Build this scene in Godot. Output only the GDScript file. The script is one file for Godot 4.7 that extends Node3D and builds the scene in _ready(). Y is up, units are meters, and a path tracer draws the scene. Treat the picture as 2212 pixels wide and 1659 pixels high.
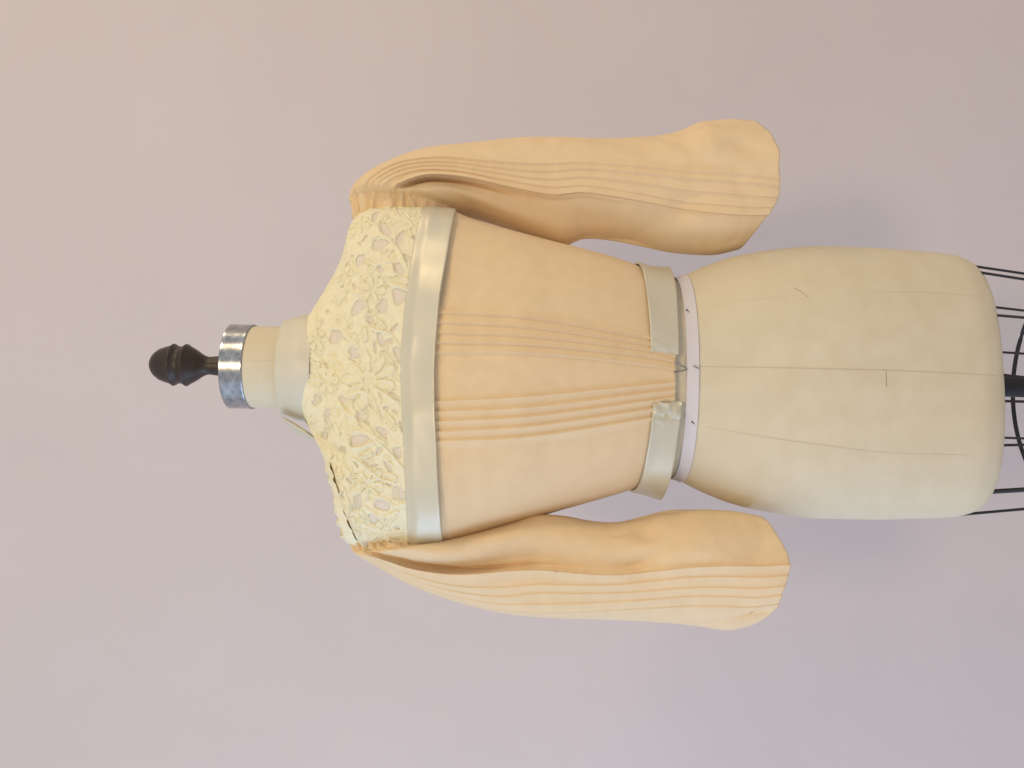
extends Node3D

# ---------------------------------------------------------------- measures
const D := 1.08            # camera to the axis of the form, metres
const CY := 1.30           # camera height
const SC := 0.0005638      # metres per unit of the sketch grid at the axis
const ROLL := 0.026
const XF := 0.0127         # the form stands here
const YAW := 0.14
var toworld := Transform3D(Basis(Vector3.UP, YAW), Vector3(XF, 0, 0))
var tolocal := toworld.affine_inverse()
var M := {}
var noise := FastNoiseLite.new()
var noise2 := FastNoiseLite.new()

func at(px: float, py: float, z: float) -> Vector3:
	var dx := (px - 1106.0) * SC * (D - z) / D
	var dy := -(py - 829.5) * SC * (D - z) / D
	return Vector3(sin(ROLL) * dx + cos(ROLL) * dy, CY - cos(ROLL) * dx + sin(ROLL) * dy, z)

func yq(x: float) -> float:          # height of a level given on the sketch grid
	return CY - (x - 1106.0) * SC

func xq(y: float) -> float:
	return 1106.0 + (CY - y) / SC

# ---------------------------------------------------------------- profiles
const X0 := 480.0
const XN := 1720
class Prof:
	var w := PackedFloat32Array()
	var f := PackedFloat32Array()
	var b := PackedFloat32Array()
	var n := PackedFloat32Array()
	var c := PackedFloat32Array()     # how far the garment has slipped sideways

func pchip(tab: Array, col: int, x: float) -> float:
	var m := tab.size()
	if x <= tab[0][0]: return tab[0][col]
	if x >= tab[m - 1][0]: return tab[m - 1][col]
	var k := 0
	while x > tab[k + 1][0]: k += 1
	var h: float = tab[k + 1][0] - tab[k][0]
	var s: float = (tab[k + 1][col] - tab[k][col]) / h
	var t0 := s
	var t1 := s
	if k > 0:
		var sp: float = (tab[k][col] - tab[k - 1][col]) / float(tab[k][0] - tab[k - 1][0])
		t0 = 0.0 if sp * s <= 0 else 2 * sp * s / (sp + s)
	if k < m - 2:
		var sn: float = (tab[k + 2][col] - tab[k + 1][col]) / float(tab[k + 2][0] - tab[k + 1][0])
		t1 = 0.0 if sn * s <= 0 else 2 * sn * s / (sn + s)
	var u: float = (x - tab[k][0]) / h
	var u2 := u * u
	var u3 := u2 * u
	return tab[k][col] * (2 * u3 - 3 * u2 + 1) + h * t0 * (u3 - 2 * u2 + u) + tab[k + 1][col] * (-2 * u3 + 3 * u2) + h * t1 * (u3 - u2)

func make_prof(tab: Array, slip := 0.0) -> Prof:
	var p := Prof.new()
	for i in XN:
		var x := X0 + i
		p.w.append(pchip(tab, 1, x) * SC)
		p.f.append(pchip(tab, 2, x))
		p.b.append(pchip(tab, 3, x))
		p.n.append(pchip(tab, 4, x))
		p.c.append(slip * smoothstep(690, 757, x) * (1.0 - smoothstep(930, 1400, x)))
	return p

func look(a: PackedFloat32Array, y: float) -> float:
	var x := clampf(xq(y) - X0, 0.0, XN - 1.001)
	var i := int(x)
	return lerpf(a[i], a[i + 1], x - i)

func front_z(p: Prof, X: float, y: float) -> float:
	var w := look(p.w, y)
	var n := look(p.n, y)
	var q := minf(absf(X - look(p.c, y)) / w, 1.0)
	return look(p.f, y) * pow(1.0 - pow(q, n), 1.0 / n)

func around(p: Prof, a: float, y: float) -> Vector3:   # a = 0 in front, +90 degrees at +X
	var n := look(p.n, y)
	var s := sin(a)
	var c := cos(a)
	var z := signf(c) * pow(absf(c), 2.0 / n)
	return Vector3(look(p.c, y) + look(p.w, y) * signf(s) * pow(absf(s), 2.0 / n), y, z * (look(p.f, y) if c > 0 else look(p.b, y)))

func hit(p: Prof, px: float, py: float, off := 0.0) -> Vector3:   # local point of the front surface
	var z := 0.08
	var l := Vector3.ZERO
	for k in 9:
		l = tolocal * at(px, py, z)
		l.z = front_z(p, l.x, l.y) + off
		z = (toworld * l).z
	return l

func poly(a: Array, u: float) -> Vector2:       # Catmull-Rom along points, u 0..1
	var m := a.size() - 1
	var x := clampf(u, 0, 1) * m
	var k := mini(int(x), m - 1)
	var t := x - k
	var p1 := Vector2(a[k][0], a[k][1])
	var p2 := Vector2(a[k + 1][0], a[k + 1][1])
	var p0 := Vector2(a[k - 1][0], a[k - 1][1]) if k > 0 else p1 * 2 - p2
	var p3 := Vector2(a[k + 2][0], a[k + 2][1]) if k < m - 1 else p2 * 2 - p1
	return p1.cubic_interpolate(p2, p0, p3, t)

func lut(a: Array, u: float) -> float:
	var x := clampf(u, 0, 1) * (a.size() - 1)
	var k := mini(int(x), a.size() - 2)
	return lerpf(a[k], a[k + 1], smoothstep(0, 1, x - k) * 0.5 + (x - k) * 0.5)

func keyed(tt: Array, a: Array, t: float) -> float:
	for k in tt.size() - 1:
		if t <= tt[k + 1]:
			var u := clampf((t - tt[k]) / (tt[k + 1] - tt[k]), 0, 1)
			return lerpf(a[k], a[k + 1], u)
	return a[-1]

# ---------------------------------------------------------------- meshes
func numbered(called: String, parent: Node) -> String:
	if not parent.has_node(NodePath(called)): return called
	var k := 1
	while parent.has_node(NodePath("%s_%03d" % [called, k])): k += 1
	return "%s_%03d" % [called, k]

func put(called: String, mesh: Mesh, m: Material, parent: Node) -> MeshInstance3D:
	var o := MeshInstance3D.new()
	o.name = numbered(called, parent)
	o.mesh = mesh
	o.material_override = m
	o.cast_shadow = GeometryInstance3D.SHADOW_CASTING_SETTING_ON
	parent.add_child(o, true)
	return o

func thing(called: String, label: String, category: String, xf := Transform3D.IDENTITY, group := "") -> Node3D:
	var o := Node3D.new()
	o.name = numbered(called, self)
	o.transform = xf
	add_child(o, true)
	o.set_meta("label", label)
	o.set_meta("category", category)
	if group: o.set_meta("group", group)
	return o

func grid_normals(P: PackedVector3Array, nu: int, nv: int, wrap := false) -> PackedVector3Array:
	var N := PackedVector3Array()
	N.resize(P.size())
	for j in nv:
		var j0 := maxi(j - 1, 0)
		var j1 := mini(j + 1, nv - 1)
		for i in nu:
			var i0 := i - 1
			var i1 := i + 1
			if wrap:
				if i0 < 0: i0 = nu - 2
				if i1 > nu - 1: i1 = 1
			else:
				i0 = maxi(i0, 0)
				i1 = mini(i1, nu - 1)
			var n := (P[j * nu + i1] - P[j * nu + i0]).cross(P[j1 * nu + i] - P[j0 * nu + i])
			N[j * nu + i] = n.normalized() if n.length_squared() > 1e-20 else Vector3.BACK
	return N

# one ArrayMesh of those cells of a grid whose id is wanted (all when ids is empty)
func grid_mesh(P: PackedVector3Array, N: PackedVector3Array, nu: int, nv: int, ids := PackedInt32Array(), want := 0) -> ArrayMesh:
	var all := ids.is_empty()
	var map := PackedInt32Array()
	map.resize(P.size())
	map.fill(-1)
	var v := PackedVector3Array()
	var nn := PackedVector3Array()
	var uv := PackedVector2Array()
	var ix := PackedInt32Array()
	for j in nv - 1:
		for i in nu - 1:
			if not all and ids[j * nu + i] != want: continue
			var q := [j * nu + i, j * nu + i + 1, (j + 1) * nu + i, (j + 1) * nu + i + 1]
			for k in 4:
				var g: int = q[k]
				if map[g] < 0:
					map[g] = v.size()
					v.append(P[g])
					nn.append(N[g])
					uv.append(Vector2(float(g % nu) / nu, float(g / nu) / nv))
				q[k] = map[g]
			ix.append_array(PackedInt32Array([q[0], q[2], q[1], q[1], q[2], q[3]]))
	if v.is_empty(): return null
	var a := []
	a.resize(Mesh.ARRAY_MAX)
	a[Mesh.ARRAY_VERTEX] = v
	a[Mesh.ARRAY_NORMAL] = nn
	a[Mesh.ARRAY_TEX_UV] = uv
	a[Mesh.ARRAY_INDEX] = ix
	var m := ArrayMesh.new()
	m.add_surface_from_arrays(Mesh.PRIMITIVE_TRIANGLES, a)
	return m

func sheet(P: PackedVector3Array, nu: int, nv: int, wrap := false) -> ArrayMesh:
	return grid_mesh(P, grid_normals(P, nu, nv, wrap), nu, nv)

func lathe(prof: Array, seg := 64) -> ArrayMesh:   # [radius, y] from top to bottom
	var P := PackedVector3Array()
	for p in prof:
		for i in seg + 1:
			var a := -TAU * i / seg
			P.append(Vector3(p[0] * sin(a), p[1], p[0] * cos(a)))
	return sheet(P, seg + 1, prof.size(), true)

func tube(pts: Array, r: float, seg := 10) -> ArrayMesh:
	var P := PackedVector3Array()
	var m := pts.size()
	for k in range(-1, m + 1):
		var kk := clampi(k, 0, m - 1)
		var d: Vector3 = (pts[mini(kk + 1, m - 1)] - pts[maxi(kk - 1, 0)]).normalized()
		var e := Vector3.RIGHT if absf(d.x) < 0.8 else Vector3.UP
		var s := d.cross(e).normalized()
		var t := d.cross(s)
		var rr := r if k == kk else 0.0001
		for i in seg + 1:
			var a := TAU * i / seg
			P.append(pts[kk] + (s * cos(a) + t * sin(a)) * rr)
	return sheet(P, seg + 1, m + 2, true)

# ---------------------------------------------------------------- materials
func noise_tex(freq: float, lo: Color, hi: Color, kind := FastNoiseLite.TYPE_SIMPLEX_SMOOTH, oct := 4, sd := 1, size := 512) -> NoiseTexture2D:
	var f := FastNoiseLite.new()
	f.noise_type = kind
	f.frequency = freq
	f.fractal_octaves = oct
	f.seed = sd
	var t := NoiseTexture2D.new()
	t.width = size
	t.height = size
	t.seamless = true
	t.noise = f
	var g := Gradient.new()
	g.set_color(0, lo)
	g.set_color(1, hi)
	t.color_ramp = g
	return t

func mat(c: Color, rough: float, spec := 0.5, metal := 0.0) -> StandardMaterial3D:
	var m := StandardMaterial3D.new()
	m.albedo_color = c
	m.roughness = rough
	m.metallic_specular = spec
	m.metallic = metal
	m.cull_mode = BaseMaterial3D.CULL_DISABLED
	return m

func triplanar(m: StandardMaterial3D, tex: Texture2D, sc: float):
	m.albedo_texture = tex
	m.uv1_triplanar = true
	m.uv1_scale = Vector3.ONE * sc

func make_materials():
	M.wall = mat(Color(0.83, 0.797, 0.793), 0.9, 0.2)
	triplanar(M.wall, noise_tex(0.006, Color(0.988, 0.987, 0.985), Color(1, 1, 1)), 0.7)
	M.floor = mat(Color(0.85, 0.83, 0.84), 0.8, 0.3)
	M.peach = mat(Color(0.945, 0.85, 0.69), 0.72, 0.3)
	triplanar(M.peach, noise_tex(0.012, Color(0.965, 0.955, 0.94), Color(1, 1, 1)), 6.0)
	M.peach.backlight_enabled = true
	M.peach.backlight = Color(0.42, 0.29, 0.16)
	M.peach.rim_enabled = true
	M.peach.rim = 0.3
	M.linen = mat(Color(0.87, 0.832, 0.732), 0.85, 0.2)
	triplanar(M.linen, noise_tex(0.011, Color(0.962, 0.95, 0.925), Color(1, 1, 1), FastNoiseLite.TYPE_SIMPLEX_SMOOTH, 5, 7), 4.0)
	M.lace = mat(Color(0.95, 0.93, 0.815), 0.8, 0.2)
	triplanar(M.lace, noise_tex(0.03, Color(0.95, 0.94, 0.91), Color(1, 1, 1)), 8.0)
	M.lining = mat(Color(0.88, 0.845, 0.785), 0.7, 0.3)
	M.satin = mat(Color(0.82, 0.80, 0.71), 0.39, 0.9, 0.14)
	M.collar_satin = mat(Color(0.82, 0.80, 0.72), 0.5, 0.6, 0.05)
	M.zinc = mat(Color(0.82, 0.83, 0.84), 0.2, 0.5, 1.0)
	triplanar(M.zinc, noise_tex(0.05, Color(0.66, 0.67, 0.69), Color(1, 1, 1), FastNoiseLite.TYPE_CELLULAR, 2, 3), 5.0)
	M.wood = mat(Color(0.22, 0.17, 0.13), 0.42, 0.5)
	triplanar(M.wood, noise_tex(0.04, Color(0.7, 0.65, 0.6), Color(1, 1, 1)), 10.0)
	M.black = mat(Color(0.12, 0.11, 0.13), 0.45, 0.5)
	M.pole = mat(Color(0.13, 0.135, 0.16), 0.35, 0.5, 0.3)
	M.tape = mat(Color(0.85, 0.835, 0.845), 0.85, 0.2)
	M.pin = mat(Color(0.55, 0.55, 0.55), 0.25, 0.5, 1.0)
	M.pencil = mat(Color(0.56, 0.53, 0.47), 0.8, 0.2)
	M.seam = mat(Color(0.78, 0.74, 0.645), 0.9, 0.1)
	M.fine_seam = mat(Color(0.82, 0.78, 0.67), 0.9, 0.1)
	M.stitch = mat(Color(0.80, 0.62, 0.42), 0.8, 0.2)

# ---------------------------------------------------------------- scene
var form_p: Prof
var blouse_p: Prof

func area(called: String, pos: Vector3, to: Vector3, size: Vector2, col: Color, e: float):
	var l := AreaLight3D.new()
	l.name = called
	l.area_size = size
	l.light_color = col
	l.light_energy = e
	l.shadow_enabled = true
	l.area_range = 12.0
	add_child(l)
	l.look_at_from_position(pos, to, Vector3.UP if absf((to - pos).normalized().y) < 0.98 else Vector3.RIGHT)

func _ready():
	var cam := Camera3D.new()
	cam.name = "camera"
	cam.fov = 2.0 * rad_to_deg(atan(0.75 * tan(deg_to_rad(30.0))))
	cam.near = 0.05
	cam.far = 60.0
	add_child(cam)
	cam.transform = Transform3D(Basis(Vector3(sin(ROLL), -cos(ROLL), 0), Vector3(cos(ROLL), sin(ROLL), 0), Vector3.BACK), Vector3(0, CY, D))
	cam.current = true
	var we := WorldEnvironment.new()
	var env := Environment.new()
	env.background_mode = Environment.BG_COLOR
	env.background_color = Color(1, 1, 1)
	env.background_energy_multiplier = 0.54
	env.tonemap_mode = Environment.TONE_MAPPER_LINEAR
	env.tonemap_exposure = 1.0
	env.sdfgi_enabled = true
	env.ssao_enabled = true
	env.ssil_enabled = true
	we.environment = env
	add_child(we)
	var warm := Color(1.0, 0.87, 0.68)
	area("ceiling_lamp", Vector3(0.05, 2.80, 2.80), Vector3(0, 1.2, 0), Vector2(0.45, 0.45), warm, 2.4)
	area("ceiling_lamp_001", Vector3(2.15, 2.80, 1.45), Vector3(0, 1.2, 0), Vector2(0.4, 0.4), warm, 1.7)
	area("ceiling_lamp_002", Vector3(2.55, 2.75, -0.30), Vector3(0, 1.4, 0), Vector2(0.26, 0.26), warm, 0.7)
	area("window_light", Vector3(-2.2, 1.20, 0.85), Vector3(0, 1.15, 0.1), Vector2(2.3, 2.1), Color(0.76, 0.88, 1.06), 2.9)

	noise.seed = 11
	noise.frequency = 1.0
	noise.fractal_octaves = 3
	noise2.seed = 23
	noise2.frequency = 1.0
	noise2.fractal_octaves = 2
	make_materials()
	# level, half width, front depth, back depth, squareness
	form_p = make_prof([
		[545, 88, .050, .050, 2.0], [600, 89, .050, .051, 2.0], [640, 96, .053, .056, 2.0], [668, 108, .054, .062, 2.0], [700, 150, .056, .066, 2.0], [735, 228, .060, .075, 2.0],
		[757, 292, .066, .08, 2.2], [800, 340, .084, .09, 2.8], [900, 350, .104, .1, 2.7], [985, 325, .118, .1, 2.4], [1100, 290, .115, .095, 2.3], [1200, 262, .104, .09, 2.2],
		[1300, 240, .092, .085, 2.2], [1400, 218, .083, .08, 2.2], [1440, 213, .080, .08, 2.2], [1462, 216, .081, .081, 2.2], [1480, 226, .083, .084, 2.2], [1510, 241, .086, .088, 2.2], [1588, 269, .096, .1, 2.2], [1665, 284, .103, .11, 2.25],
		[1762, 293.5, .107, .118, 2.3], [1859, 293, .105, .118, 2.3], [1975, 288, .098, .112, 2.35], [2040, 283, .091, .105, 2.4], [2072, 275, .083, .098, 2.4], [2092, 262, .075, .09, 2.4], [2106, 238, .064, .08, 2.4], [2114, 205, .05, .065, 2.4], [2118, 100, .025, .03, 2.4], [2119, 2, .001, .001, 2.2]])
	blouse_p = make_prof([
		[655, 88, .056, .06, 2.0], [680, 132, .062, .07, 2.0], [700, 172, .066, .076, 2.0], [720, 220, .070, .08, 2.0], [735, 268, .073, .083, 2.0], [748, 320, .077, .086, 2.1], [757, 346, .081, .09, 2.3], [775, 358, .088, .094, 2.6], [800, 363, .097, .1, 2.8], [900, 365, .113, .108, 2.8],
		[965, 361, .123, .11, 2.6], [1000, 347, .127, .108, 2.5], [1100, 316, .128, .104, 2.4], [1200, 289, .120, .098, 2.3], [1300, 262, .109, .094, 2.3], [1350, 247, .102, .09, 2.25], [1400, 229, .094, .086, 2.2], [1450, 218, .087, .084, 2.2]], -0.0085)
	build_setting()
	build_form()
	build_tape_and_pins()
	build_blouse()

func build_setting():
	var b := BoxMesh.new()
	b.size = Vector3(7, 3.4, 0.12)
	var w := put("wall", b, M.wall, self)
	w.position = Vector3(0, 1.7, -0.72)
	w.set_meta("kind", "structure")
	w.set_meta("label", "plain pale mauve grey wall behind the dress form")
	var f := BoxMesh.new()
	f.size = Vector3(7, 0.1, 5)
	var fl := put("floor", f, M.floor, self)
	fl.position = Vector3(0, -0.05, 1.84)
	fl.set_meta("kind", "structure")
	fl.set_meta("label", "plain floor under the dress form stand")

# ---------------------------------------------------------------- the dress form
func build_form():
	var t := thing("dress_form", "cream linen dress form with dark wooden finial on black wire cage stand", "dress form", toworld)
	var nu := 161
	var P := PackedVector3Array()
	var rows := []
	var x := 545.0
	while x < 2040:
		rows.append(x)
		x += 10.0
	for k in 40: rows.append(2040 + 79.0 * k / 39.0)
	for r in rows:
		for i in nu:
			var p := around(form_p, -TAU * i / (nu - 1), yq(r))
			var wob := noise2.get_noise_3d(p.x * 5, p.y * 5, p.z * 5) * 0.0004
			P.append(p + Vector3(p.x, 0, p.z).normalized() * wob)
	var body := put("torso", sheet(P, nu, rows.size(), true), M.linen, t)
	# seams and pencil marks drawn on the linen
	for s in [[[1470, 792], [1600, 793], [1760, 796], [1915, 800], [2060, 806], [2150, 811]], [[1528, 659], [1600, 650], [1665, 644], [1781, 632], [1900, 630], [2013, 632], [2110, 640]], [[1526, 922], [1640, 942], [1743, 957], [1850, 971], [1936, 979], [2091, 983]]]:
		var pts := []
		for k in 60:
			var q := poly(s, k / 59.0)
			pts.append(hit(form_p, q.x, q.y, 0.0))
		put("seam", tube(pts, 0.0004 if s[0][0] == 1470 else 0.0003, 8), M.seam if s[0][0] == 1470 else M.fine_seam, body)
	for s in [[[1714, 622], [1730, 630], [1747, 643]], [[1908, 799], [1914, 799.5], [1919, 800]], [[1914, 802], [1915, 835]], [[1509, 790], [1514, 791]]]:
		var pts := []
		for k in 12:
			var q := poly(s, k / 11.0)
			pts.append(hit(form_p, q.x, q.y, 0.0))
		put("pencil_mark", tube(pts, 0.00035 if s.size() == 3 else 0.0003, 6), M.pencil, body)
	var np := []
	for k in 24:
		np.append(around(form_p, 0.0, yq(556 + 60.0 * k / 23)) + Vector3(0.0, 0, -0.0001))
	put("seam", tube(np, 0.0004, 6), M.fine_seam, body)
	# galvanised neck collar, cap and finial
	var yt := yq(500)
	var yb := yq(548)
	var r := 0.0512
	put("neck_collar", lathe([[r - .0016, yb + .001], [r - .0016, yt - .0005], [r - .0011, yt], [r - .0003, yt], [r + .0002, yt - .0006], [r, yt - .003], [r, yb + .003], [r + .0004, yb + .0015], [r + .0002, yb], [r - .001, yb - .0002]], 128), M.zinc, t)
	put("neck_cap", lathe([[.001, yt - .004], [.02, yt - .004], [.0495, yt - .006], [.0495, yt - .012]], 96), M.linen, t)
	var fp := []
	for p in [[240, 2], [243, 30], [255, 62], [275, 96], [300, 124], [350, 160], [420, 184], [455, 194], [474, 204], [485, 213], [497, 208], [515, 195], [545, 186], [575, 190], [598, 203], [612, 213], [624, 210], [645, 194], [680, 175], [720, 152], [760, 122], [800, 100], [835, 90], [870, 92], [920, 98], [1000, 102], [1100, 104]]:
		var px: float = 271.0 + 0.2145 * p[0]
		fp.append([p[1] * 0.2145 * SC, yq(px)])
	put("finial", lathe(fp, 96), M.wood, t)
	# the pole and the wire cage under the hem
	var foot := 0.03
	put("pole", tube([Vector3(0, yq(2100), 0), Vector3(0, 0.6, 0), Vector3(0, foot, 0)], 0.0128, 32), M.pole, t)
	put("base_plate", lathe([[.002, .045], [.03, .042], [.06, .03], [.2, .022], [.215, .012], [.215, 0.0]], 64), M.black, t)
	var R := 0.152
	var ry := yq(2340)
	var ring := []
	for k in 97: ring.append(Vector3(R * sin(TAU * k / 96), ry, R * cos(TAU * k / 96)))
	put("cage_ring", tube(ring, 0.0028, 10), M.black, t)
	for wv in [[573, 591, -1, 1.6, 2090], [585.6, 603.4, 1, 1.6, 2098], [662, 671, -1, 1.6, 2136], [680, 686, 1, 1.6, 2140], [760, 764, -1, 1.6, 2150], [808, 815, 1, 1.6, 2150], [866, 867.5, 1, 1.6, 2150], [945, 947, -1, 1.6, 2150], [962, 961, 1, 1.6, 2150], [1062.7, 1057.8, 1, 2.9, 2130], [1112, 1099.5, -1, 1.8, 2070]]:
		# each wire runs from inside the hem down to the ring; its line is extended from two sighted points
		var x1 := 2212.0
		var x0: float = wv[4]
		var a := tolocal * at(x0, wv[0], 0.0)
		var X: float = a.x
		var hem := 0.9 * front_z(form_p, X, yq(2060)) if wv[2] > 0 else -0.9 * front_z(form_p, X, yq(2060))
		var za := hem * 0.6
		var zb: float = wv[2] * sqrt(maxf(R * R - X * X, 0.0004)) * 0.75
		var p0 := tolocal * at(x0 - 25, wv[0] - 25 * (wv[1] - wv[0]) / (x1 - x0), za)
		var p1 := tolocal * at(x1 + 60, wv[1] + 60 * (wv[1] - wv[0]) / (x1 - x0), zb)
		var p2 := p0 + (p1 - p0) * ((ry - p0.y) / (p1.y - p0.y))
		put("cage_wire", tube([p0, p1, p2, p0 + (p1 - p0) * ((ry - .12 - p0.y) / (p1.y - p0.y))], wv[3] * 0.001, 10), M.black, t)

# ---------------------------------------------------------------- waist tape and pins
func build_tape_and_pins():
	var t := thing("waist_tape", "white cotton twill tape pinned round the waist of the dress form", "tape", toworld)
	var nu := 181
	var P := PackedVector3Array()
	for j in 7:
		for i in nu:
			var a := -TAU * i / (nu - 1)
			var c := cos(a) * 0.5 + 0.5
			var xt := lerpf(1444, 1453.5, c)
			var xb := lerpf(1464, 1478.5, c)
			var v: float = [0.0, 0.0, 0.06, 0.5, 0.94, 1.0, 1.0][j]
			var p := around(form_p, a, yq(lerpf(xt, xb, v)))
			var nrm := Vector3(p.x, 0, p.z).normalized()
			var o: float = [0.0, 0.0014, 0.002, 0.002, 0.002, 0.0014, 0.0][j] + 0.0006 * (1.0 + noise.get_noise_2d(a * 6, v * 2))
			P.append(p + nrm * o)
	put("tape_band", sheet(P, nu, 7, true), M.tape, t)
	var k := 0
	for s in [[[1457, 781, .012], [1484, 797, .004], "slanted steel pin above the centre of the white waist tape", 1], [[1457, 804, .010], [1483, 798, .004], "steel pin at the peach hem pointing to the waist tape centre", 1], [[1500, 791, .0035], [1510, 796, .0035], "short steel pin through the white tape over the centre seam", 1], [[1483.5, 669, .0035], [1488, 674, .0035], "tiny dark pin in the white tape below the beige waistband end", 0], [[1495, 911.5, .0035], [1500, 916, .0035], "tiny dark pin in the white tape below the bluish satin waistband end", 0]]:
		var pn := thing("pin", s[2], "pin", toworld, "pins in the waist")
		var a := hit(form_p, s[0][0], s[0][1], s[0][2])
		var b := hit(form_p, s[1][0], s[1][1], s[1][2])
		var m: Material = M.pin if s[3] == 1 else M.black
		put("shaft", tube([a, a.lerp(b, 0.5), b], 0.0006 if s[3] == 1 else 0.0004, 8), m, pn)
		var sp := SphereMesh.new()
		sp.radius = 0.0009
		sp.height = 0.0018
		sp.radial_segments = 12
		sp.rings = 6
		put("head", sp, m, pn).position = a
		k += 1

# ---------------------------------------------------------------- the blouse
func tuck_profile(d: float, wd: float, h: float, lip := 0.0008) -> float:   # sheer on the d > 0 side, slow fall on the other
	if d > 0: return h * maxf(0.0, 1.0 - d / lip)
	if d < -wd: return 0.0
	var u := 1.0 + d / wd
	return h * (u * u * 0.5 + u * 0.5)

func build_blouse():
	var t := thing("blouse", "peach pintucked blouse with cream lace yoke, satin ribbons and gathered sleeves", "blouse", toworld)
	build_bodice(t)
	build_yoke(t)
	build_ribbon(t)
	build_collar(t)
	build_waistband(t)
	build_sleeve(t, 1)
	build_sleeve(t, -1)

func build_bodice(t: Node3D):
	# each tuck: [top, middle, bottom] on the sketch grid, then its side
	var lines := [
		[[948, 676], [1150, 688], [1395, 731], [1470, 752], 1], [[947, 697], [1150, 708], [1395, 745], [1470, 764], 1], [[946, 719], [1150, 727], [1395, 757], [1470, 775], 1], [[945, 741], [1150, 745], [1395, 769], [1470, 786], 1], [[944, 763], [1150, 763], [1395, 787], [1470, 801], 1],
		[[942, 866], [1150, 855], [1395, 831], [1470, 824], -1], [[942, 888], [1150, 878], [1395, 849], [1470, 840], -1], [[943, 909], [1150, 898], [1395, 866], [1470, 856], -1], [[944, 931], [1150, 919], [1395, 884], [1470, 872], -1], [[945, 951], [1150, 941], [1395, 903], [1470, 892], -1]]
	var tk := []
	var ly := PackedFloat32Array()
	for y in 201: ly.append(lerpf(yq(900), yq(1460), y / 200.0))
	for l in lines:
		var xs := PackedFloat32Array()
		var pts := []
		for k in 30:
			var q := poly(l.slice(0, 4), k / 29.0)
			pts.append(hit(blouse_p, q.x, q.y, 0.001))
		for y in 201:
			var v := ly[y]
			var k := 0
			while k < 28 and pts[k + 1].y > v: k += 1
			xs.append(lerpf(pts[k].x, pts[k + 1].x, clampf((pts[k].y - v) / (pts[k].y - pts[k + 1].y), -3, 3)))
		tk.append(xs)
	var seg := [150]
	for k in 5: seg.append_array([3, 11] if k < 4 else [3, 56])
	for k in 5: seg.append_array([3, 11] if k < 4 else [3, 150])
	var col_seg := []
	var col_u := []
	for k in seg.size():
		for m in seg[k]:
			col_seg.append(k)
			col_u.append(float(m) / seg[k])
	col_seg.append(seg.size() - 1)
	col_u.append(1.0)
	var nf := col_seg.size() - 1
	var nu := nf + 81
	var rows := 120
	var P := PackedVector3Array()
	var ids := PackedInt32Array()
	for j in rows + 2:
		var knots := [PI / 2]
		var yk := yq(lerpf(905, 1429, minf(float(j) / (rows - 1), 1.0)))
		var gy := clampf((yq(900) - yk) / (yq(900) - yq(1460)) * 200, 0, 199.99)
		for k in 10:
			var xk := lerpf(tk[k][int(gy)], tk[k][int(gy) + 1], gy - int(gy))
			for xx in ([xk, xk - 0.0009] if k < 5 else [xk + 0.0009, xk]):
				var qq: float = (xx - look(blouse_p.c, yk)) / look(blouse_p.w, yk)
				knots.append(asin(signf(qq) * pow(minf(absf(qq), 1.0), look(blouse_p.n, yk) / 2.0)))
		knots.append(-PI / 2)
		for i in nu:
			var a: float
			if i <= nf:
				a = lerpf(knots[col_seg[i]], knots[col_seg[i] + 1], col_u[i])
			else:
				a = -PI / 2 - PI * (i - nf) / 80.0
			var c := cos(a) * 0.5 + 0.5
			var xt := lerpf(955, 905, c)
			var xb := lerpf(1412, 1429, c)
			var v := minf(float(j) / (rows - 1), 1.0)
			var y := yq(lerpf(xt, xb, v))
			var p := around(blouse_p, a, y)
			var id := 0
			var o := 0.0
			if cos(a) > 0:
				var fy := clampf((yq(900) - y) / (yq(900) - yq(1460)) * 200, 0, 199.99)
				var k0 := int(fy)
				for k in 10:
					var side: int = lines[k][4]
					var d: float = (p.x - lerpf(tk[k][k0], tk[k][k0 + 1], fy - k0))
					d *= -side
					var wd := lerpf(0.0105, 0.0075, v)
					o = maxf(o, tuck_profile(d, wd, 0.0030, 0.0009))
					if d <= 0.0011 and d > -wd and id == 0: id = k + 1
				# soft drag lines from the bust to the side and a hollow under the ribbon
				var drag := sin(p.x * 36 + p.y * 24 * signf(p.x)) * 0.0010 + noise2.get_noise_3d(p.x * 6, p.y * 4, 2.0) * 0.0030
				o += drag * smoothstep(0.02, 0.10, absf(p.x + 0.01)) * (1.0 - smoothstep(0.4, 0.85, absf(sin(a))))
			else:
				o += noise2.get_noise_3d(p.x * 8, p.y * 5, 5.0) * 0.003 * absf(cos(a))
			var nrm := Vector3(p.x * 0.6, 0, p.z).normalized()
			if j == rows: o -= 0.0018
			if j == rows + 1:
				o -= 0.003
				p.y += 0.012
			P.append(p + nrm * o)
			ids.append(id)
	var N := grid_normals(P, nu, rows + 2, true)
	var body := put("bodice", grid_mesh(P, N, nu, rows + 2, ids, 0), M.peach, t)
	for k in 10:
		put("tuck", grid_mesh(P, N, nu, rows + 2, ids, k + 1), M.peach, body)

# ---- lace yoke
func ridge(X: float) -> float:      # sketch level at which the shoulder line is that wide
	var lo := 655.0
	var hi := 800.0
	for k in 22:
		var m := (lo + hi) / 2
		if look(blouse_p.w, yq(m)) < absf(X - look(blouse_p.c, yq(m))): lo = m
		else: hi = m
	return hi

const LC := 0.0006
var lw := 740
var lh := 330
var ly0 := 0.0
var lace_h := PackedFloat32Array()     # height of the lace, <= 0 where there is a hole
var lace_id := PackedInt32Array()

func src(z: int, zx: float, zy: float) -> Vector2:   # from one of three enlarged sketches to the grid
	return Vector2((950 + zx / 4.0218) * 0.6777, ([600, 1000, 1380][z] + zy / 4.0218) * 0.6777)

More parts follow.
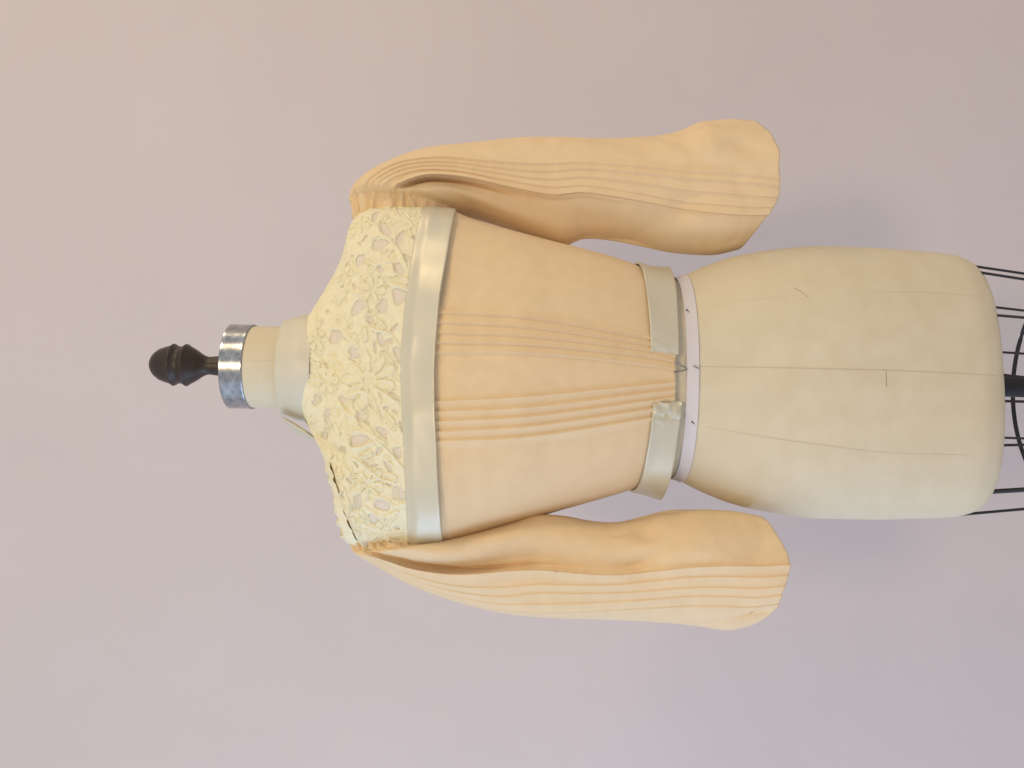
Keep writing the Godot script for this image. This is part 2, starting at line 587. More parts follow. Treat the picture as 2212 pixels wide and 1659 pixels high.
func lxy(z: int, zx: float, zy: float) -> Vector2:
	var q := src(z, zx, zy)
	var h := hit(blouse_p, q.x, q.y, 0.002)
	return Vector2(h.x, h.y)

func stamp(c: Vector2, reach: float, f: Callable):
	var i0 := maxi(0, int((c.x - reach) / LC + lw / 2.0))
	var i1 := mini(lw - 1, int((c.x + reach) / LC + lw / 2.0) + 1)
	var j0 := maxi(0, int((c.y - reach - ly0) / LC))
	var j1 := mini(lh - 1, int((c.y + reach - ly0) / LC) + 1)
	for j in range(j0, j1 + 1):
		for i in range(i0, i1 + 1):
			f.call(j * lw + i, Vector2((i - lw / 2.0) * LC - c.x, ly0 + j * LC - c.y))

func petal(c: Vector2, dir: Vector2, l: float, wd: float, id: int, h := 0.0015):
	var nrm := dir.orthogonal()
	stamp(c + dir * l * 0.5, l * 0.6, func(k: int, d: Vector2):
		var u := d.dot(dir) / (l * 0.5)
		var wob := 1.0 + 0.10 * sin(u * 7.0 + l * 900)
		var w := wd * sqrt(maxf(0.0, 1.0 - u * u)) * (0.85 + 0.25 * u) * wob
		var v := absf(d.dot(nrm))
		if absf(u) < 1.0 and v < w + 0.0009:
			var e := w - v
			var rim := exp(-pow((e - 0.0010) / 0.0009, 2)) * 0.0010
			var vein := -exp(-pow(v / 0.0007, 2)) * 0.0006 * (1.0 - u * u)
			var thread := sin(d.dot(nrm) * 3600.0 + d.dot(dir) * 900) * 0.00010
			lace_h[k] = maxf(h * smoothstep(-0.0009, 0.0012, e) + rim + vein + thread, 0.0002)
			if e > -0.0006: lace_id[k] = id)

func cord(pts: Array, w: float, id: int, h := 0.0026):
	var n := int((pts.size() - 1) * 14)
	for k in n + 1:
		var q := poly(pts, float(k) / n)
		var p := lxy(int(pts[0][2]), q.x, q.y)
		stamp(p, w * 1.3, func(i: int, d: Vector2):
			var r := d.length() / w
			if r < 1.0:
				var hh := h * sqrt(1.0 - r * r) + 0.0003
				if hh > lace_h[i]: lace_h[i] = hh
				lace_id[i] = id)

func hole(c: Vector2, a: float, b: float, ang: float, ladder: bool, seedv: int):
	var dir := Vector2(cos(ang), sin(ang))
	var nrm := dir.orthogonal()
	stamp(c, maxf(a, b) + 0.003, func(k: int, d: Vector2):
		var x := d.dot(dir) / a
		var y := d.dot(nrm) / b
		var th := atan2(y, x)
		var r := pow(pow(absf(x), 2.6) + pow(absf(y), 2.6), 1.0 / 2.6) / (1.02 + 0.16 * sin(th * 2 + seedv) + 0.12 * sin(th * 3 + seedv * 2.3))
		var e := (r - 1.0) * minf(a, b)
		if ladder and r < 1.0 and fposmod(d.y / 0.0026, 1.0) < 0.34:
			lace_h[k] = 0.0004
			return
		if e < 0.0012:
			var cordh := 0.0005 * exp(-pow((e - 0.0009) / 0.0007, 2))
			lace_h[k] = minf(lace_h[k], 0.0018 * e / 0.0012 + cordh) if e > 0 else minf(lace_h[k], e))

func build_yoke(t: Node3D):
	ly0 = yq(935)
	lace_h.resize(lw * lh)
	lace_id.resize(lw * lh)
	for j in lh:
		for i in lw:
			var X := (i - lw / 2.0) * LC
			var Y := ly0 + j * LC
			lace_h[j * lw + i] = 0.0011 + noise.get_noise_2d(X * 60, Y * 60) * 0.0006 + sin((X * 0.55 + Y) * 3000.0 + noise2.get_noise_2d(X * 30, Y * 30) * 9.0) * 0.00014
	var holes := [
		[0, 1000, 350, 80, 50, 90], [0, 1120, 510, 130, 55, 65], [0, 1320, 630, 110, 45, -65], [0, 1050, 720, 110, 75, 10], [0, 790, 920, 95, 50, -75], [0, 915, 1010, 38, 22, 60], [0, 1060, 1040, 52, 36, 40], [0, 1200, 840, 55, 20, -60], [0, 1290, 1030, 90, 60, 60], [0, 720, 1260, 52, 20, 60], [0, 1310, 1370, 120, 90, 80], [0, 1080, 1510, 90, 70, 60], [0, 780, 1520, 110, 80, -60], [0, 560, 1260, 28, 20, 0], [0, 380, 1580, 32, 20, 50], [0, 1390, 900, 65, 50, 70], [0, 1450, 360, 38, 22, 0], [0, 1280, 320, 62, 17, 60], [0, 790, 710, 42, 14, 45], [0, 1480, 620, 45, 22, 60], [0, 860, 640, 50, 18, -50], [0, 620, 980, 45, 20, -60],
		[1, 500, 280, 110, 90, 20], [1, 930, 90, 70, 40, 75], [1, 1230, 180, 60, 24, -60], [1, 1060, 330, 90, 42, 60], [1, 1170, 350, 45, 36, 0], [1, 1290, 520, 100, 50, 75], [1, 1250, 640, 72, 20, 75], [1, 720, 510, 70, 56, 0], [1, 990, 420, 90, 17, 80], [1, 670, 450, 45, 22, -70], [1, 700, 600, 80, 14, 30], [1, 510, 640, 36, 20, 45], [1, 320, 640, 62, 26, 40], [1, 250, 1090, 70, 60, 0, 1], [1, 380, 1280, 55, 70, 0, 1], [1, 590, 1130, 90, 46, 50], [1, 660, 900, 52, 26, 60], [1, 920, 1160, 72, 17, 55], [1, 1040, 1290, 62, 17, 60], [1, 1230, 1060, 92, 30, 40], [1, 1130, 1210, 36, 26, 0], [1, 1240, 1250, 32, 17, 30], [1, 830, 1360, 112, 45, 45], [1, 1080, 1510, 72, 46, 40], [1, 1330, 1440, 62, 22, 80], [1, 360, 1380, 52, 14, 50], [1, 340, 1560, 55, 70, 0, 1], [1, 200, 1150, 52, 14, 45], [1, 250, 180, 40, 18, 60], [1, 180, 420, 40, 16, 45],
		[2, 780, 100, 105, 90, 0], [2, 1040, 230, 60, 30, -45], [2, 1280, 250, 80, 42, 70], [2, 560, 240, 50, 80, 0, 1], [2, 740, 390, 52, 18, 50], [2, 910, 430, 72, 18, 55], [2, 980, 420, 36, 26, 0], [2, 1160, 440, 82, 24, 60], [2, 660, 610, 62, 16, 55], [2, 1150, 640, 62, 22, 30], [2, 1300, 780, 100, 88, 0, 1], [2, 770, 880, 65, 85, 0, 1], [2, 1090, 920, 90, 75, 10], [2, 980, 1080, 72, 50, 55], [2, 970, 1150, 72, 16, 40], [2, 1270, 1210, 36, 22, 0], [2, 1130, 1360, 50, 75, -20], [2, 1270, 1360, 42, 22, 0], [2, 910, 1400, 55, 40, 20], [2, 350, 90, 42, 12, 60], [2, 1000, 1250, 32, 12, 30], [2, 480, 430, 40, 14, 50], [2, 620, 780, 45, 16, 60]]
	var k := 0
	var zs := 0.6777 / 4.0218 * SC * 0.95
	for h in holes:
		k += 1
		hole(lxy(h[0], h[1], h[2]), h[4] * zs if h[5] == 0 and h[4] > h[3] else h[3] * zs, h[3] * zs if h[5] == 0 and h[4] > h[3] else h[4] * zs, deg_to_rad((90.0 if h[5] == 0 and h[4] > h[3] else 0.0) - h[5] - 90.0), h.size() > 6, k)
	# flowers: sketch, centre, centre radius, petal length, petal half width, petals, turn
	var flowers := [[1, 910, 850, 92, 360, 74, 9, 0.2], [1, 370, 860, 62, 190, 60, 6, 0.5], [2, 920, 655, 58, 200, 56, 7, 0.1], [0, 960, 1290, 50, 190, 56, 6, 0.3], [0, 1470, 400, 40, 170, 50, 6, 0.9], [1, 250, 330, 40, 150, 48, 6, 0.4], [2, 1060, 1270, 40, 150, 45, 6, 0.0], [2, 470, 560, 38, 150, 45, 6, 0.7], [0, 800, 480, 40, 160, 50, 6, 0.2], [0, 600, 1120, 36, 140, 44, 6, 0.6], [2, 780, 1180, 36, 140, 44, 6, 0.3]]
	var id := 0
	var named := []
	var rng := RandomNumberGenerator.new()
	rng.seed = 77
	# small leaves of the ground pattern wherever the sketch leaves it plain
	for n in 300:
		var c := Vector2(rng.randf_range(-0.2, 0.2), rng.randf_range(yq(890), yq(690)))
		var gi := int((c.y - ly0) / LC) * lw + int(c.x / LC + lw / 2.0)
		if gi < 0 or gi >= lw * lh or lace_h[gi] < 0.0006: continue
		var fill := false
		for q in [Vector2(6, 0), Vector2(-6, 0), Vector2(0, 6), Vector2(0, -6)]:
			var gk := gi + int(q.x) + int(q.y) * lw
			if gk < 0 or gk >= lw * lh or lace_h[gk] < 0.0004: fill = true
		if fill: continue
		var ang := rng.randf_range(0.3, 1.3) + (PI / 2 if rng.randf() < 0.3 else 0.0)
		petal(c - Vector2(cos(ang), sin(ang)) * 0.005, Vector2(cos(ang), sin(ang)), rng.randf_range(0.009, 0.016), rng.randf_range(0.0026, 0.0046), 0, 0.0008)
		if n % 3 == 0: hole(c + Vector2(rng.randf_range(-0.006, 0.006), rng.randf_range(-0.005, 0.005)), rng.randf_range(0.0014, 0.0032), rng.randf_range(0.0006, 0.0010), ang + 0.3, false, n)
	# leaves and stems under the flowers
	for lf in [[0, 1130, 240, 230, 52, 30], [0, 690, 560, 240, 60, 75], [0, 880, 1160, 210, 50, 10], [0, 1420, 560, 180, 45, 60], [0, 1340, 1180, 200, 50, 15], [0, 560, 1400, 220, 52, -50], [1, 620, 260, 200, 46, 50], [1, 860, 260, 210, 50, 85], [1, 1060, 130, 190, 46, 45], [1, 700, 1230, 210, 46, 60], [1, 900, 1480, 250, 50, 45], [1, 500, 1480, 190, 50, 60], [1, 1180, 1350, 200, 48, 50], [2, 620, 480, 200, 50, 55], [2, 880, 280, 180, 44, -25], [2, 1190, 560, 190, 46, 20], [2, 1200, 1080, 200, 46, -40], [2, 850, 1060, 190, 44, 70], [2, 420, 250, 200, 46, 65], [2, 680, 1060, 160, 42, 60]]:
		id += 1
		named.append("lace_leaf")
		var dir := Vector2(-sin(deg_to_rad(lf[5])), -cos(deg_to_rad(lf[5])))
		petal(lxy(lf[0], lf[1], lf[2]) - dir * lf[3] * zs * 0.5, dir, lf[3] * zs, lf[4] * zs, id, 0.0017)
	for f in flowers:
		id += 1
		named.append("lace_flower")
		var c := lxy(f[0], f[1], f[2])
		for n in f[6]:
			var a: float = f[7] + TAU * n / f[6] + rng.randf_range(-0.12, 0.12)
			var dir := Vector2(cos(a), sin(a))
			petal(c + dir * f[3] * zs * 0.8, dir, (f[4] - f[3] * 0.8) * zs * rng.randf_range(0.88, 1.08), f[5] * zs * rng.randf_range(0.9, 1.1), id)
		var fid := id
		var rr: float = f[3] * zs
		stamp(c, rr * 1.3, func(i: int, d: Vector2):
			var r := d.length() / rr
			if r < 1.12:
				lace_id[i] = fid
				lace_h[i] = 0.0014 + 0.0008 * exp(-pow((r - 0.95) / 0.14, 2)) + (0.0006 * sin(d.x * 3200) * sin(d.y * 3200) - 0.0004 if r < 0.8 else 0.0))
	for cd in [[[950, 650, 0], [1060, 608], [1150, 650], [1300, 790], [1400, 1000]], [[880, 380, 0], [960, 450], [1040, 500], [1070, 580], [1210, 665]], [[1250, 250, 0], [1310, 360], [1400, 400], [1480, 480]], [[700, 1330, 0], [850, 1420], [900, 1560], [860, 1650]], [[1180, 1220, 0], [1290, 1260], [1420, 1310]], [[900, 930, 0], [1000, 980], [1180, 950], [1240, 1080]],
			[[480, 1180, 1], [560, 1190], [640, 1290], [740, 1340], [800, 1460], [950, 1550], [1120, 1660]], [[420, 190, 1], [540, 200], [640, 300], [780, 420]], [[430, 560, 1], [560, 690], [760, 790], [830, 840]], [[870, 100, 1], [980, 200], [1180, 260], [1310, 420]], [[300, 600, 1], [380, 740], [460, 830]], [[640, 1060, 1], [820, 1000], [960, 1080], [1060, 1320]], [[1000, 960, 1], [1150, 1050], [1290, 1150]],
			[[740, -30, 2], [870, 8], [1000, 90], [1180, 250], [1350, 450]], [[650, 60, 2], [680, 190], [820, 190], [980, 130]], [[700, 330, 2], [820, 400], [960, 520], [1080, 600], [1240, 640]], [[980, 800, 2], [1140, 840], [1260, 920], [1370, 900]], [[860, 920, 2], [1000, 1020], [1130, 1060], [1300, 1000]], [[600, 700, 2], [680, 860], [700, 1000]], [[820, 1140, 2], [1000, 1220], [1180, 1260], [1350, 1250]]]:
		id += 1
		named.append("lace_cord")
		cord(cd, 0.0017, id)
	# the lining that shows through the openings, and the lace above it
	var nu := 641
	var nv := 221
	var P := PackedVector3Array()
	var Q := PackedVector3Array()
	var ids := PackedInt32Array()
	var hh := PackedFloat32Array()
	var wmax := 0.2035
	for j in nv:
		var tt := float(j) / (nv - 1)
		for i in nu:
			var X := lerpf(-wmax, wmax, float(i) / (nu - 1)) - 0.0085
			var ax := absf(X)
			var top: float = lerpf(684, 668, smoothstep(0.0, 0.062, ax)) if ax < 0.062 else maxf(668.0, ridge(X) if j == 0 or true else 0.0)
			if X < -0.062: top += smoothstep(0.058, 0.13, ax) * 46.0 + smoothstep(0.13, 0.21, ax) * 22.0
			var bot := 925.0
			var y := lerpf(yq(top), yq(bot), lerpf(tt, 1.0 - cos(tt * PI / 2), 0.6))
			var z := front_z(blouse_p, X, y)
			var n := Vector3(0, 0.25, 1).normalized() if ax < 0.15 else Vector3(X * 2.2, 0.5, 0.8).normalized()
			var sag := noise.get_noise_2d(X * 14, y * 14) * 0.0022
			if X < -0.062: sag += 0.009 * smoothstep(-0.062, -0.10, X) * exp(-tt * 7)
			var b := Vector3(X, y, z) + n * sag
			var fx := clampf(X / LC + lw / 2.0, 0, lw - 1.01)
			var fy := clampf((y - ly0) / LC, 0, lh - 1.01)
			var i0 := int(fx)
			var j0 := int(fy)
			var g := j0 * lw + i0
			var u := fx - i0
			var v := fy - j0
			var h := lerpf(lerpf(lace_h[g], lace_h[g + 1], u), lerpf(lace_h[g + lw], lace_h[g + lw + 1], u), v)
			if tt < 0.035: h = maxf(lerpf(0.0013, h, tt / 0.035), 0.0009)
			P.append(b - n * 0.0007)
			Q.append(b + n * maxf(h, -0.0004) * 1.3)
			hh.append(h)
			ids.append(lace_id[int(round(fy)) * lw + int(round(fx))])
	for j in nv - 1:
		for i in nu - 1:
			var g := j * nu + i
			if maxf(maxf(hh[g], hh[g + 1]), maxf(hh[g + nu], hh[g + nu + 1])) <= 0.0: ids[g] = -1
	var yoke := put("lace_yoke", sheet(P, nu, nv), M.lining, t)
	var N := grid_normals(Q, nu, nv)
	put("lace_ground", grid_mesh(Q, N, nu, nv, ids, 0), M.lace, yoke)
	for n in id:
		var m := grid_mesh(Q, N, nu, nv, ids, n + 1)
		if m: put(named[n], m, M.lace, yoke)
	# back of the yoke; its shoulder edge shows past the open seam
	var B := PackedVector3Array()
	var bu := 201
	var bv := 40
	for j in range(-14, bv):
		for i in bu:
			var X := lerpf(-0.2015, 0.2015, float(i) / (bu - 1)) - 0.0085
			var top: float = maxf(664.0, ridge(X)) if absf(X) > 0.06 else 664.0
			var tt := float(j) / (bv - 1)
			var fall := (1.0 - cos(maxf(tt, 0.0) * PI / 2))
			var bump := noise.get_noise_2d(X * 70, 3.0) * 0.003
			var y := yq(lerpf(top, 930, fall)) + bump * exp(-maxf(tt, 0) * 5)
			var w := look(blouse_p.w, y)
			var nn := look(blouse_p.n, y)
			var z := -look(blouse_p.b, y) * pow(1.0 - pow(minf(absf(X - look(blouse_p.c, y)) / w, 1.0), nn), 1.0 / nn) + 0.004 * exp(-maxf(tt, 0) * 8)
			if j < 0:
				var back := -j / 14.0
				var e := (smoothstep(-0.055, -0.13, X) * 33.0 + smoothstep(-0.13, -0.21, X) * 13.0) * back
				y = yq(top + e) + bump * 0.8
				z = lerpf(z, front_z(blouse_p, X, yq(top + e)), smoothstep(0.0, 0.5, back)) + 0.001
			B.append(Vector3(X, y, z))
	bv += 14
	put("back_yoke", sheet(B, bu, bv), M.lace, t)
	# the facing seen in the shadow of the open shoulder seam
	var F := PackedVector3Array()
	for j in 12:
		for i in 80:
			var X := lerpf(-0.058, -0.2085, i / 79.0)
			var y := yq(maxf(664.0, ridge(X)) + 17.0 + 62.0 * j / 11.0)
			F.append(Vector3(X, y, front_z(blouse_p, X, y) - 0.0035))
	put("shoulder_facing", sheet(F, 80, 12), M.peach, t)

func build_ribbon(t: Node3D):
	var top := [[914, 441], [900, 500], [887, 570], [876, 650], [869, 730], [866, 800], [868, 880], [872, 960], [876, 1050], [880, 1130], [882, 1194]]
	var bot := [[986, 456], [976, 500], [964, 570], [951, 650], [944, 730], [940, 800], [941, 880], [944, 960], [948, 1050], [954, 1130], [957, 1168]]
	var nu := 261
	var nv := 30
	var P := PackedVector3Array()
	for j in nv:
		for i in nu:
			var u := float(i) / (nu - 1)
			var v := clampf((j - 2.0) / (nv - 6.0), 0, 1)
			var a := poly(top, u)
			var b := poly(bot, u)
			var q := a.lerp(b, v)
			var ends := smoothstep(0.0, 0.06, u) * smoothstep(1.0, 0.94, u)
			q.y += (1.0 - smoothstep(0.0, 0.05, 1.0 - u)) * sin(v * PI) * 12.0
			var und := 0.0009 * sin(u * 21.0 + v * 1.4 + 0.6) + 0.0006 * sin(u * 33.0 - v * 1.6) + 0.0012 * exp(-pow((u - 0.40 - 0.05 * (v - 0.5)) / 0.035, 2)) + 0.0012 * exp(-pow((u - 0.63 + 0.03 * v) / 0.03, 2)) + noise2.get_noise_2d(u * 5, v * 0.7) * 0.0010
			var o := 0.0025 + 0.0035 * smoothstep(0.0, 0.35, v) + 0.003 * v * ends + und * smoothstep(0.0, 0.4, v) - 0.0016 * sin(v * PI)
			if j == 0: o = -0.001
			if j == 1: o = 0.0012
			if j == nv - 3: o -= 0.0007
			if j == nv - 2: o -= 0.0022
			if j == nv - 1: o = 0.0003
			var h := hit(blouse_p, q.x, q.y, 0.0)
			P.append(h + Vector3(h.x * 1.1, 0.08, 1.0).normalized() * o)
	put("chest_ribbon", sheet(P, nu, nv), M.satin, t)

func build_collar(t: Node3D):
	var nu := 161
	var nv := 16
	var P := PackedVector3Array()
	for j in nv:
		for i in nu:
			var a := -TAU * i / (nu - 1)
			var c := cos(a) * 0.5 + 0.5
			var v := clampf((j - 2.0) / (nv - 3.0), 0, 1)
			var y := yq(lerpf(lerpf(612, 620, c), 694, v))
			var r := lerpf(0.0595, 0.0665, smoothstep(-0.2, 0.7, v)) + 0.002 * v + noise2.get_noise_2d(cos(a) * 1.3 + 4, sin(a) * 1.3 + v * 0.4) * 0.0016
			if j == 0:
				r -= 0.004
				y -= 0.006
			if j == 1: r -= 0.0012
			P.append(Vector3(r * sin(a) * 0.97, y, r * cos(a) * 0.98))
	put("neck_ribbon", sheet(P, nu, nv, true), M.collar_satin, t)
	# its loose end at the open shoulder
	var E := PackedVector3Array()
	for j in 9:
		for i in 25:
			var u := i / 24.0
			var v := j / 8.0
			var q := poly([[610, 901], [626, 912], [646, 925], [668, 939], [690, 953]], u)
			var wd := 15.0 * pow(sin(PI * clampf(u * 0.94 + 0.03, 0, 1)), 0.7)
			E.append(tolocal * at(q.x - wd * (v - 0.3) * 0.5, q.y + wd * (v - 0.3) * 0.9, 0.040 + 0.012 * sin(v * PI) - 0.016 * v))
	put("neck_ribbon_end", sheet(E, 25, 9), M.satin, t)

func build_waistband(t: Node3D):
	for side in [1, -1]:
		var e := hit(blouse_p, 1430, 763 if side > 0 else 867, 0.003)
		var w := look(blouse_p.w, e.y)
		var n := look(blouse_p.n, e.y)
		var a0 := asin(pow(absf(e.x) / w, n / 2.0)) * signf(e.x)
		var a1: float = deg_to_rad(172.0 if side > 0 else -172.0)
		var nu := 141
		var nv := 20
		var P := PackedVector3Array()
		for j in nv:
			for i in nu:
				var u := float(i) / (nu - 1)
				var a := lerpf(a0, a1, u)
				var sd := clampf(absf(a) / (PI / 2), 0, 1)
				var v := clampf((j - 1.0) / (nv - 4.0), 0, 1)
				var xt: float = lerpf(1378, 1366, sd) if side > 0 else lerpf(1387, 1368, sd)
				var xb: float = lerpf(1434, 1440, sd) if side > 0 else lerpf(1446, 1426, sd)
				var y := yq(lerpf(xt, xb, v))
				var p := around(blouse_p, a, y)
				var o := 0.0042
				var ss := smoothstep(0.35, 1.0, sd)
				if side > 0: o += ss * (0.001 + 0.006 * v)
				else: o += ss * (0.001 + 0.0165 * v)
				# slack waves, and crumpled where the loose end was cut
				o += 0.0011 * sin(u * 24.0 + v * 2.0) * smoothstep(0.0, 0.1, u)
				if side < 0: o += noise2.get_noise_2d(u * 36, v * 2.2) * 0.005 * (1.0 - smoothstep(0.03, 0.09, u))
				else: o += noise.get_noise_2d(u * 40, v * 2.0) * 0.002 * (1.0 - smoothstep(0.0, 0.08, u))
				if j == 0: o = 0.002
				if j == nv - 2: o -= 0.001
				if j == nv - 1: o -= 0.0035
				if i == 0: o -= 0.0022
				P.append(p + Vector3(p.x, 0, p.z).normalized() * o)
		var m := put("waistband", sheet(P, nu, nv), M.satin, t)
		m.set_meta("label", "waistband end lying smooth over the tucks" if side > 0 else "waistband end, crumpled and bluish in the window light")

func build_sleeve(t: Node3D, side: int):
	var pr := [[770, 446, 975, 459], [757, 431, 984, 458], [762, 412, 996, 458], [784, 391, 1010, 458], [815, 370, 1028, 460], [860, 348, 1050, 468], [920, 328, 1085, 482], [1010, 316, 1140, 503], [1130, 301, 1215, 527], [1220, 301, 1262, 512], [1300, 302, 1320, 515], [1390, 298, 1395, 530], [1450, 294, 1445, 541], [1500, 279, 1495, 546], [1560, 266, 1550, 547], [1612, 268, 1598, 536]]
	if side < 0:
		pr = [[760, 1178, 950, 1168], [768, 1190, 968, 1166], [783, 1202, 990, 1160], [810, 1217, 1012, 1154], [850, 1241, 1040, 1147], [900, 1268, 1075, 1137], [970, 1296, 1115, 1126], [1060, 1320, 1160, 1112], [1150, 1332, 1215, 1113], [1240, 1336, 1275, 1124], [1320, 1338, 1335, 1127], [1400, 1340, 1395, 1114], [1460, 1343, 1450, 1102], [1520, 1351, 1510, 1100], [1570, 1358, 1575, 1102], [1612, 1350, 1628, 1110]]
	var outer := []
	var inner := []
	for q in pr:
		outer.append([q[0], q[1]])
		inner.append([q[2], q[3]])
	var tt := [0.0, 0.25, 0.53, 0.75, 1.0]
	var tuck := [[.19, .22, .39, .44, .57], [.25, .28, .46, .50, .62], [.30, .34, .53, .59, .70], [.36, .40, .595, .68, .765], [.465, .475, .655, .735, .81]]
	if side < 0:
		tt = [0.0, 0.25, 0.33, 0.47, 0.53, 0.75, 1.0]
		tuck = [[.02, .03, .035, .07, .11, .16, .23], [.03, .04, .06, .13, .18, .24, .32], [.05, .07, .10, .20, .27, .32, .40], [.08, .11, .15, .29, .35, .41, .49], [.12, .17, .24, .43, .47, .50, .58]]
	# hollows and swellings: along, across, amount, spread along, spread across, slant
	var bumps := [[.72, .25, -.004, .05, .10, 1.2], [.80, .72, -.005, .05, .12, -1.0], [.86, .15, .004, .06, .12, .4], [.90, .80, .005, .07, .15, 0.0], [.60, .75, .004, .08, .12, 0.0], [.93, .30, -.004, .04, .06, 1.0], [.45, .15, .004, .15, .12, 0.0]]
	if side < 0:
		bumps = [[.70, .55, -.006, .05, .16, -1.6], [.82, .75, .007, .08, .18, 0.0], [.72, .86, -.007, .03, .09, -.8], [.36, .80, .004, .12, .10, 0.0], [.86, .55, .003, .07, .10, -.9], [.55, .14, .004, .12, .10, 0.0], [.95, .12, -.005, .04, .08, .5]]
	var creases := [[[.74, .03], [.80, .20], [.84, .42], -.0018, .024], [[.875, -.02], [.865, .18], [.86, .36], .0024, .026], [[.70, 1.02], [.76, .84], [.80, .74], -.0030, .03], [[.90, .55], [.93, .75], [.95, .95], -.0022, .02], [[.10, .02], [.17, .12], [.24, .16], -.0022, .012]]
	if side < 0:
		creases = [[[.80, 1.0], [.775, .74], [.69, .57], -.0042, .034], [[.74, 1.02], [.70, .93], [.66, .88], -.0022, .024], [[.91, .60], [.95, .75], [.97, .92], -.0022, .02], [[.86, .03], [.91, .10], [.97, .14], -.0028, .016], [[.55, .02], [.60, .10], [.70, .12], -.0018, .02]]
	var lines := []
	for cr in creases:
		for k in 2:
			lines.append([Vector2(cr[k][0], cr[k][1]), Vector2(cr[k + 1][0], cr[k + 1][1]), cr[3], cr[4]])
	var seg := [50, 4, 12, 4, 12, 4, 12, 4, 12, 5, 150]
	var col_seg := []
	var col_u := []
	for k in seg.size():
		for m in seg[k]:
			col_seg.append(k)
			col_u.append(float(m) / seg[k])
	col_seg.append(seg.size() - 1)
	col_u.append(1.0)
	var tabs := []
	for k in 5:
		var tab := []
		for m in tt.size(): tab.append([tt[m], tuck[k][m]])
		tabs.append(tab)
	var nu := 80 + col_seg.size()
	var nv := 210
	var P := PackedVector3Array()
	var ids := PackedInt32Array()
	var zc: float = -0.024 if side > 0 else 0.046
	for j in nv + 2:
		var tv := minf(float(j) / (nv - 1), 1.0)
		var s := lerpf(tv, tv * tv, 0.25) if tv < 1 else 1.0
		var a2 := poly(outer, s)
		var b2 := poly(inner, s)
		var O := tolocal * at(a2.x, a2.y, zc)
		var I := tolocal * at(b2.x, b2.y, zc)
		var k0 := smoothstep(0.0, 0.05, s)
		O.x = lerpf(side * 0.194 - 0.0085, O.x, k0)
		I.x = lerpf(side * 0.194 - 0.0085, I.x, k0)
		var c := (O + I) / 2
		var h := (O - I) / 2
		var dep := lerpf(0.040, 0.060, smoothstep(0.0, 0.13, s)) - 0.006 * smoothstep(0.15, 0.5, s) + 0.004 * smoothstep(0.6, 0.9, s)
		var along := Vector3(0, 0, 1).cross(h).normalized()
		if along.y > 0 or (s < 0.15 and along.x * side < 0): along = -along
		var wide := 2.0 * h.length()
		var fs := []
		var lips := []
		for k in 5:
			var f := pchip(tabs[k], 1, s)
			fs.append(f if k == 0 else maxf(f, fs[k - 1] + 0.008))
		for k in 5: lips.append(minf((0.0016 if k == 4 else 0.0010) / wide, 0.4 * (fs[k + 1] - fs[k]) if k < 4 else 1.0))
		var knots := [0.0]
		for k in 5: knots.append_array([acos(1.0 - 2.0 * fs[k]), acos(1.0 - 2.0 * (fs[k] + lips[k]))])
		knots.append(PI)
		for i in nu:
			var ph := PI + PI * i / 80.0      # 0 at the outer line, PI / 2 in front
			if i >= 80: ph = TAU + lerpf(knots[col_seg[i - 80]], knots[col_seg[i - 80] + 1], col_u[i - 80])
			var cp := cos(ph)
			var sp := sin(ph)
			var fr := (1.0 - cp) / 2
			var o := 0.0
			var id := 0
			if sp > 0:
				for k in 5:
					var d: float = (fr - fs[k]) * wide
					var fade := smoothstep(0.02, 0.12, s)
					var th := ((0.0026 if side > 0 else 0.0013) if k != 4 else (0.0055 if side > 0 else 0.0042)) * fade
					o = maxf(o, tuck_profile(d, lerpf(0.007, 0.010, s), th, lips[k] * wide))
					if id == 0 and absf(d + 0.004) < 0.0042: id = k + 1
				var e5: float = fr - fs[4] - lips[4]
				if e5 > 0.0:
					var deep := exp(-pow((s - (0.30 if side > 0 else 0.32)) / (0.17 if side > 0 else 0.20), 2)) * smoothstep(0.03, 0.14, s)
					o -= deep * ((0.022 if side > 0 else 0.018) * exp(-pow((e5 - 0.03) / 0.05, 2)) + 0.004 * exp(-pow((e5 - 0.10) / 0.11, 2)))
					o -= 0.011 * exp(-pow((s - 0.45) / 0.22, 2)) * smoothstep(0.0, 0.05, e5) * exp(-pow((e5 - 0.12) / 0.16, 2)) * smoothstep(0.08, 0.2, s)
				var fold := {}
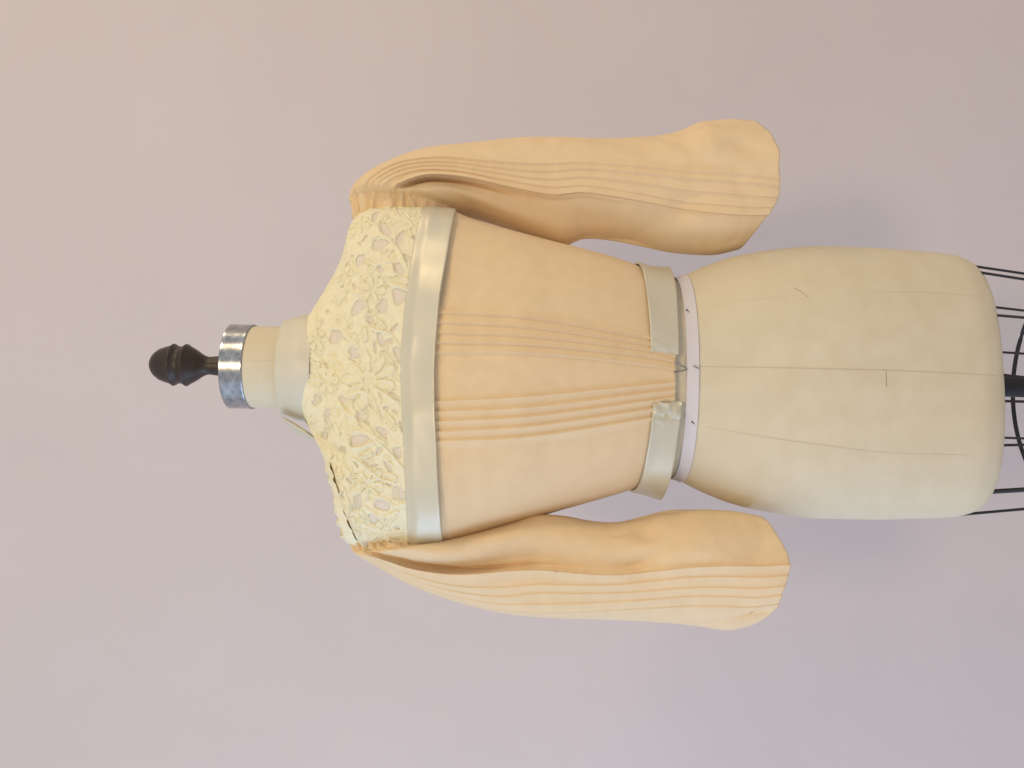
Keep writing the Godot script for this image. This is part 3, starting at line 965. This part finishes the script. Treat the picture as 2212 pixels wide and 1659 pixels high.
				for l in lines:
					var q := Vector2(s, fr)
					if absf(s - (l[0].x + l[1].x) / 2) > 0.22: continue
					var dd := q.distance_to(Geometry2D.get_closest_point_to_segment(q, l[0], l[1]))
					var amt: float = l[2] * exp(-pow(dd / l[3], 1.5))
					if absf(amt) > absf(fold.get(l[2], 0.0)): fold[l[2]] = amt
				for key in fold: o += fold[key]
				for b in bumps:
					var da: float = (s - b[0])
					var df: float = fr - b[1] - b[5] * da
					o += b[2] * exp(-pow(da / b[3], 2) - pow(df / b[4], 2))
			o += 0.0030 * exp(-pow(s / 0.11, 2)) * sin(ph * 25.0 + 5.0 * noise.get_noise_2d(ph * 2, s * 6 + side)) * smoothstep(0.0, 0.015, s) * (1.0 - 0.85 * smoothstep(0.5, 0.8, fr))
			o += noise2.get_noise_3d(cp * 0.9 + side * 5, sp * 0.9, s * 2.2) * 0.0035 * smoothstep(0.02, 0.2, s)
			var p := c + h * cp + Vector3(0, 0, 1) * dep * sp
			if sp > 0:                                    # the lowest tuck hangs over the fold beside it
				var d4: float = (fr - fs[4]) * wide
				if d4 < 0.0001:
					var hang := exp(-pow((s - 0.30) / 0.20, 2)) * smoothstep(0.04, 0.14, s)
					p += (-h.normalized() * sp + Vector3(0, 0, 1) * cp * 0.5).normalized() * 0.007 * hang * exp(-pow(d4 / 0.007, 2))
			var nrm := (h.normalized() * cp / maxf(h.length(), 0.02) + Vector3(0, 0, 1) * sp / dep).normalized()
			var drop := smoothstep(0.70, 1.0, s) * (0.030 if sp > 0 else 0.008) * pow(absf(sp), 1.8)
			p += along * drop * (1.0 + 0.25 * noise2.get_noise_2d(ph * 0.9, side * 3.0))
			if j == nv:
				o -= 0.0022
				p -= along * 0.0005
			if j == nv + 1:
				o -= 0.003
				p -= along * 0.018
			P.append(p + nrm * o)
			ids.append(id)
	var N := grid_normals(P, nu, nv + 2, true)
	var sl := put("sleeve", grid_mesh(P, N, nu, nv + 2, ids, 0), M.peach, t)
	for k in 5:
		var m := grid_mesh(P, N, nu, nv + 2, ids, k + 1)
		if m: put("tuck", m, M.peach, sl)
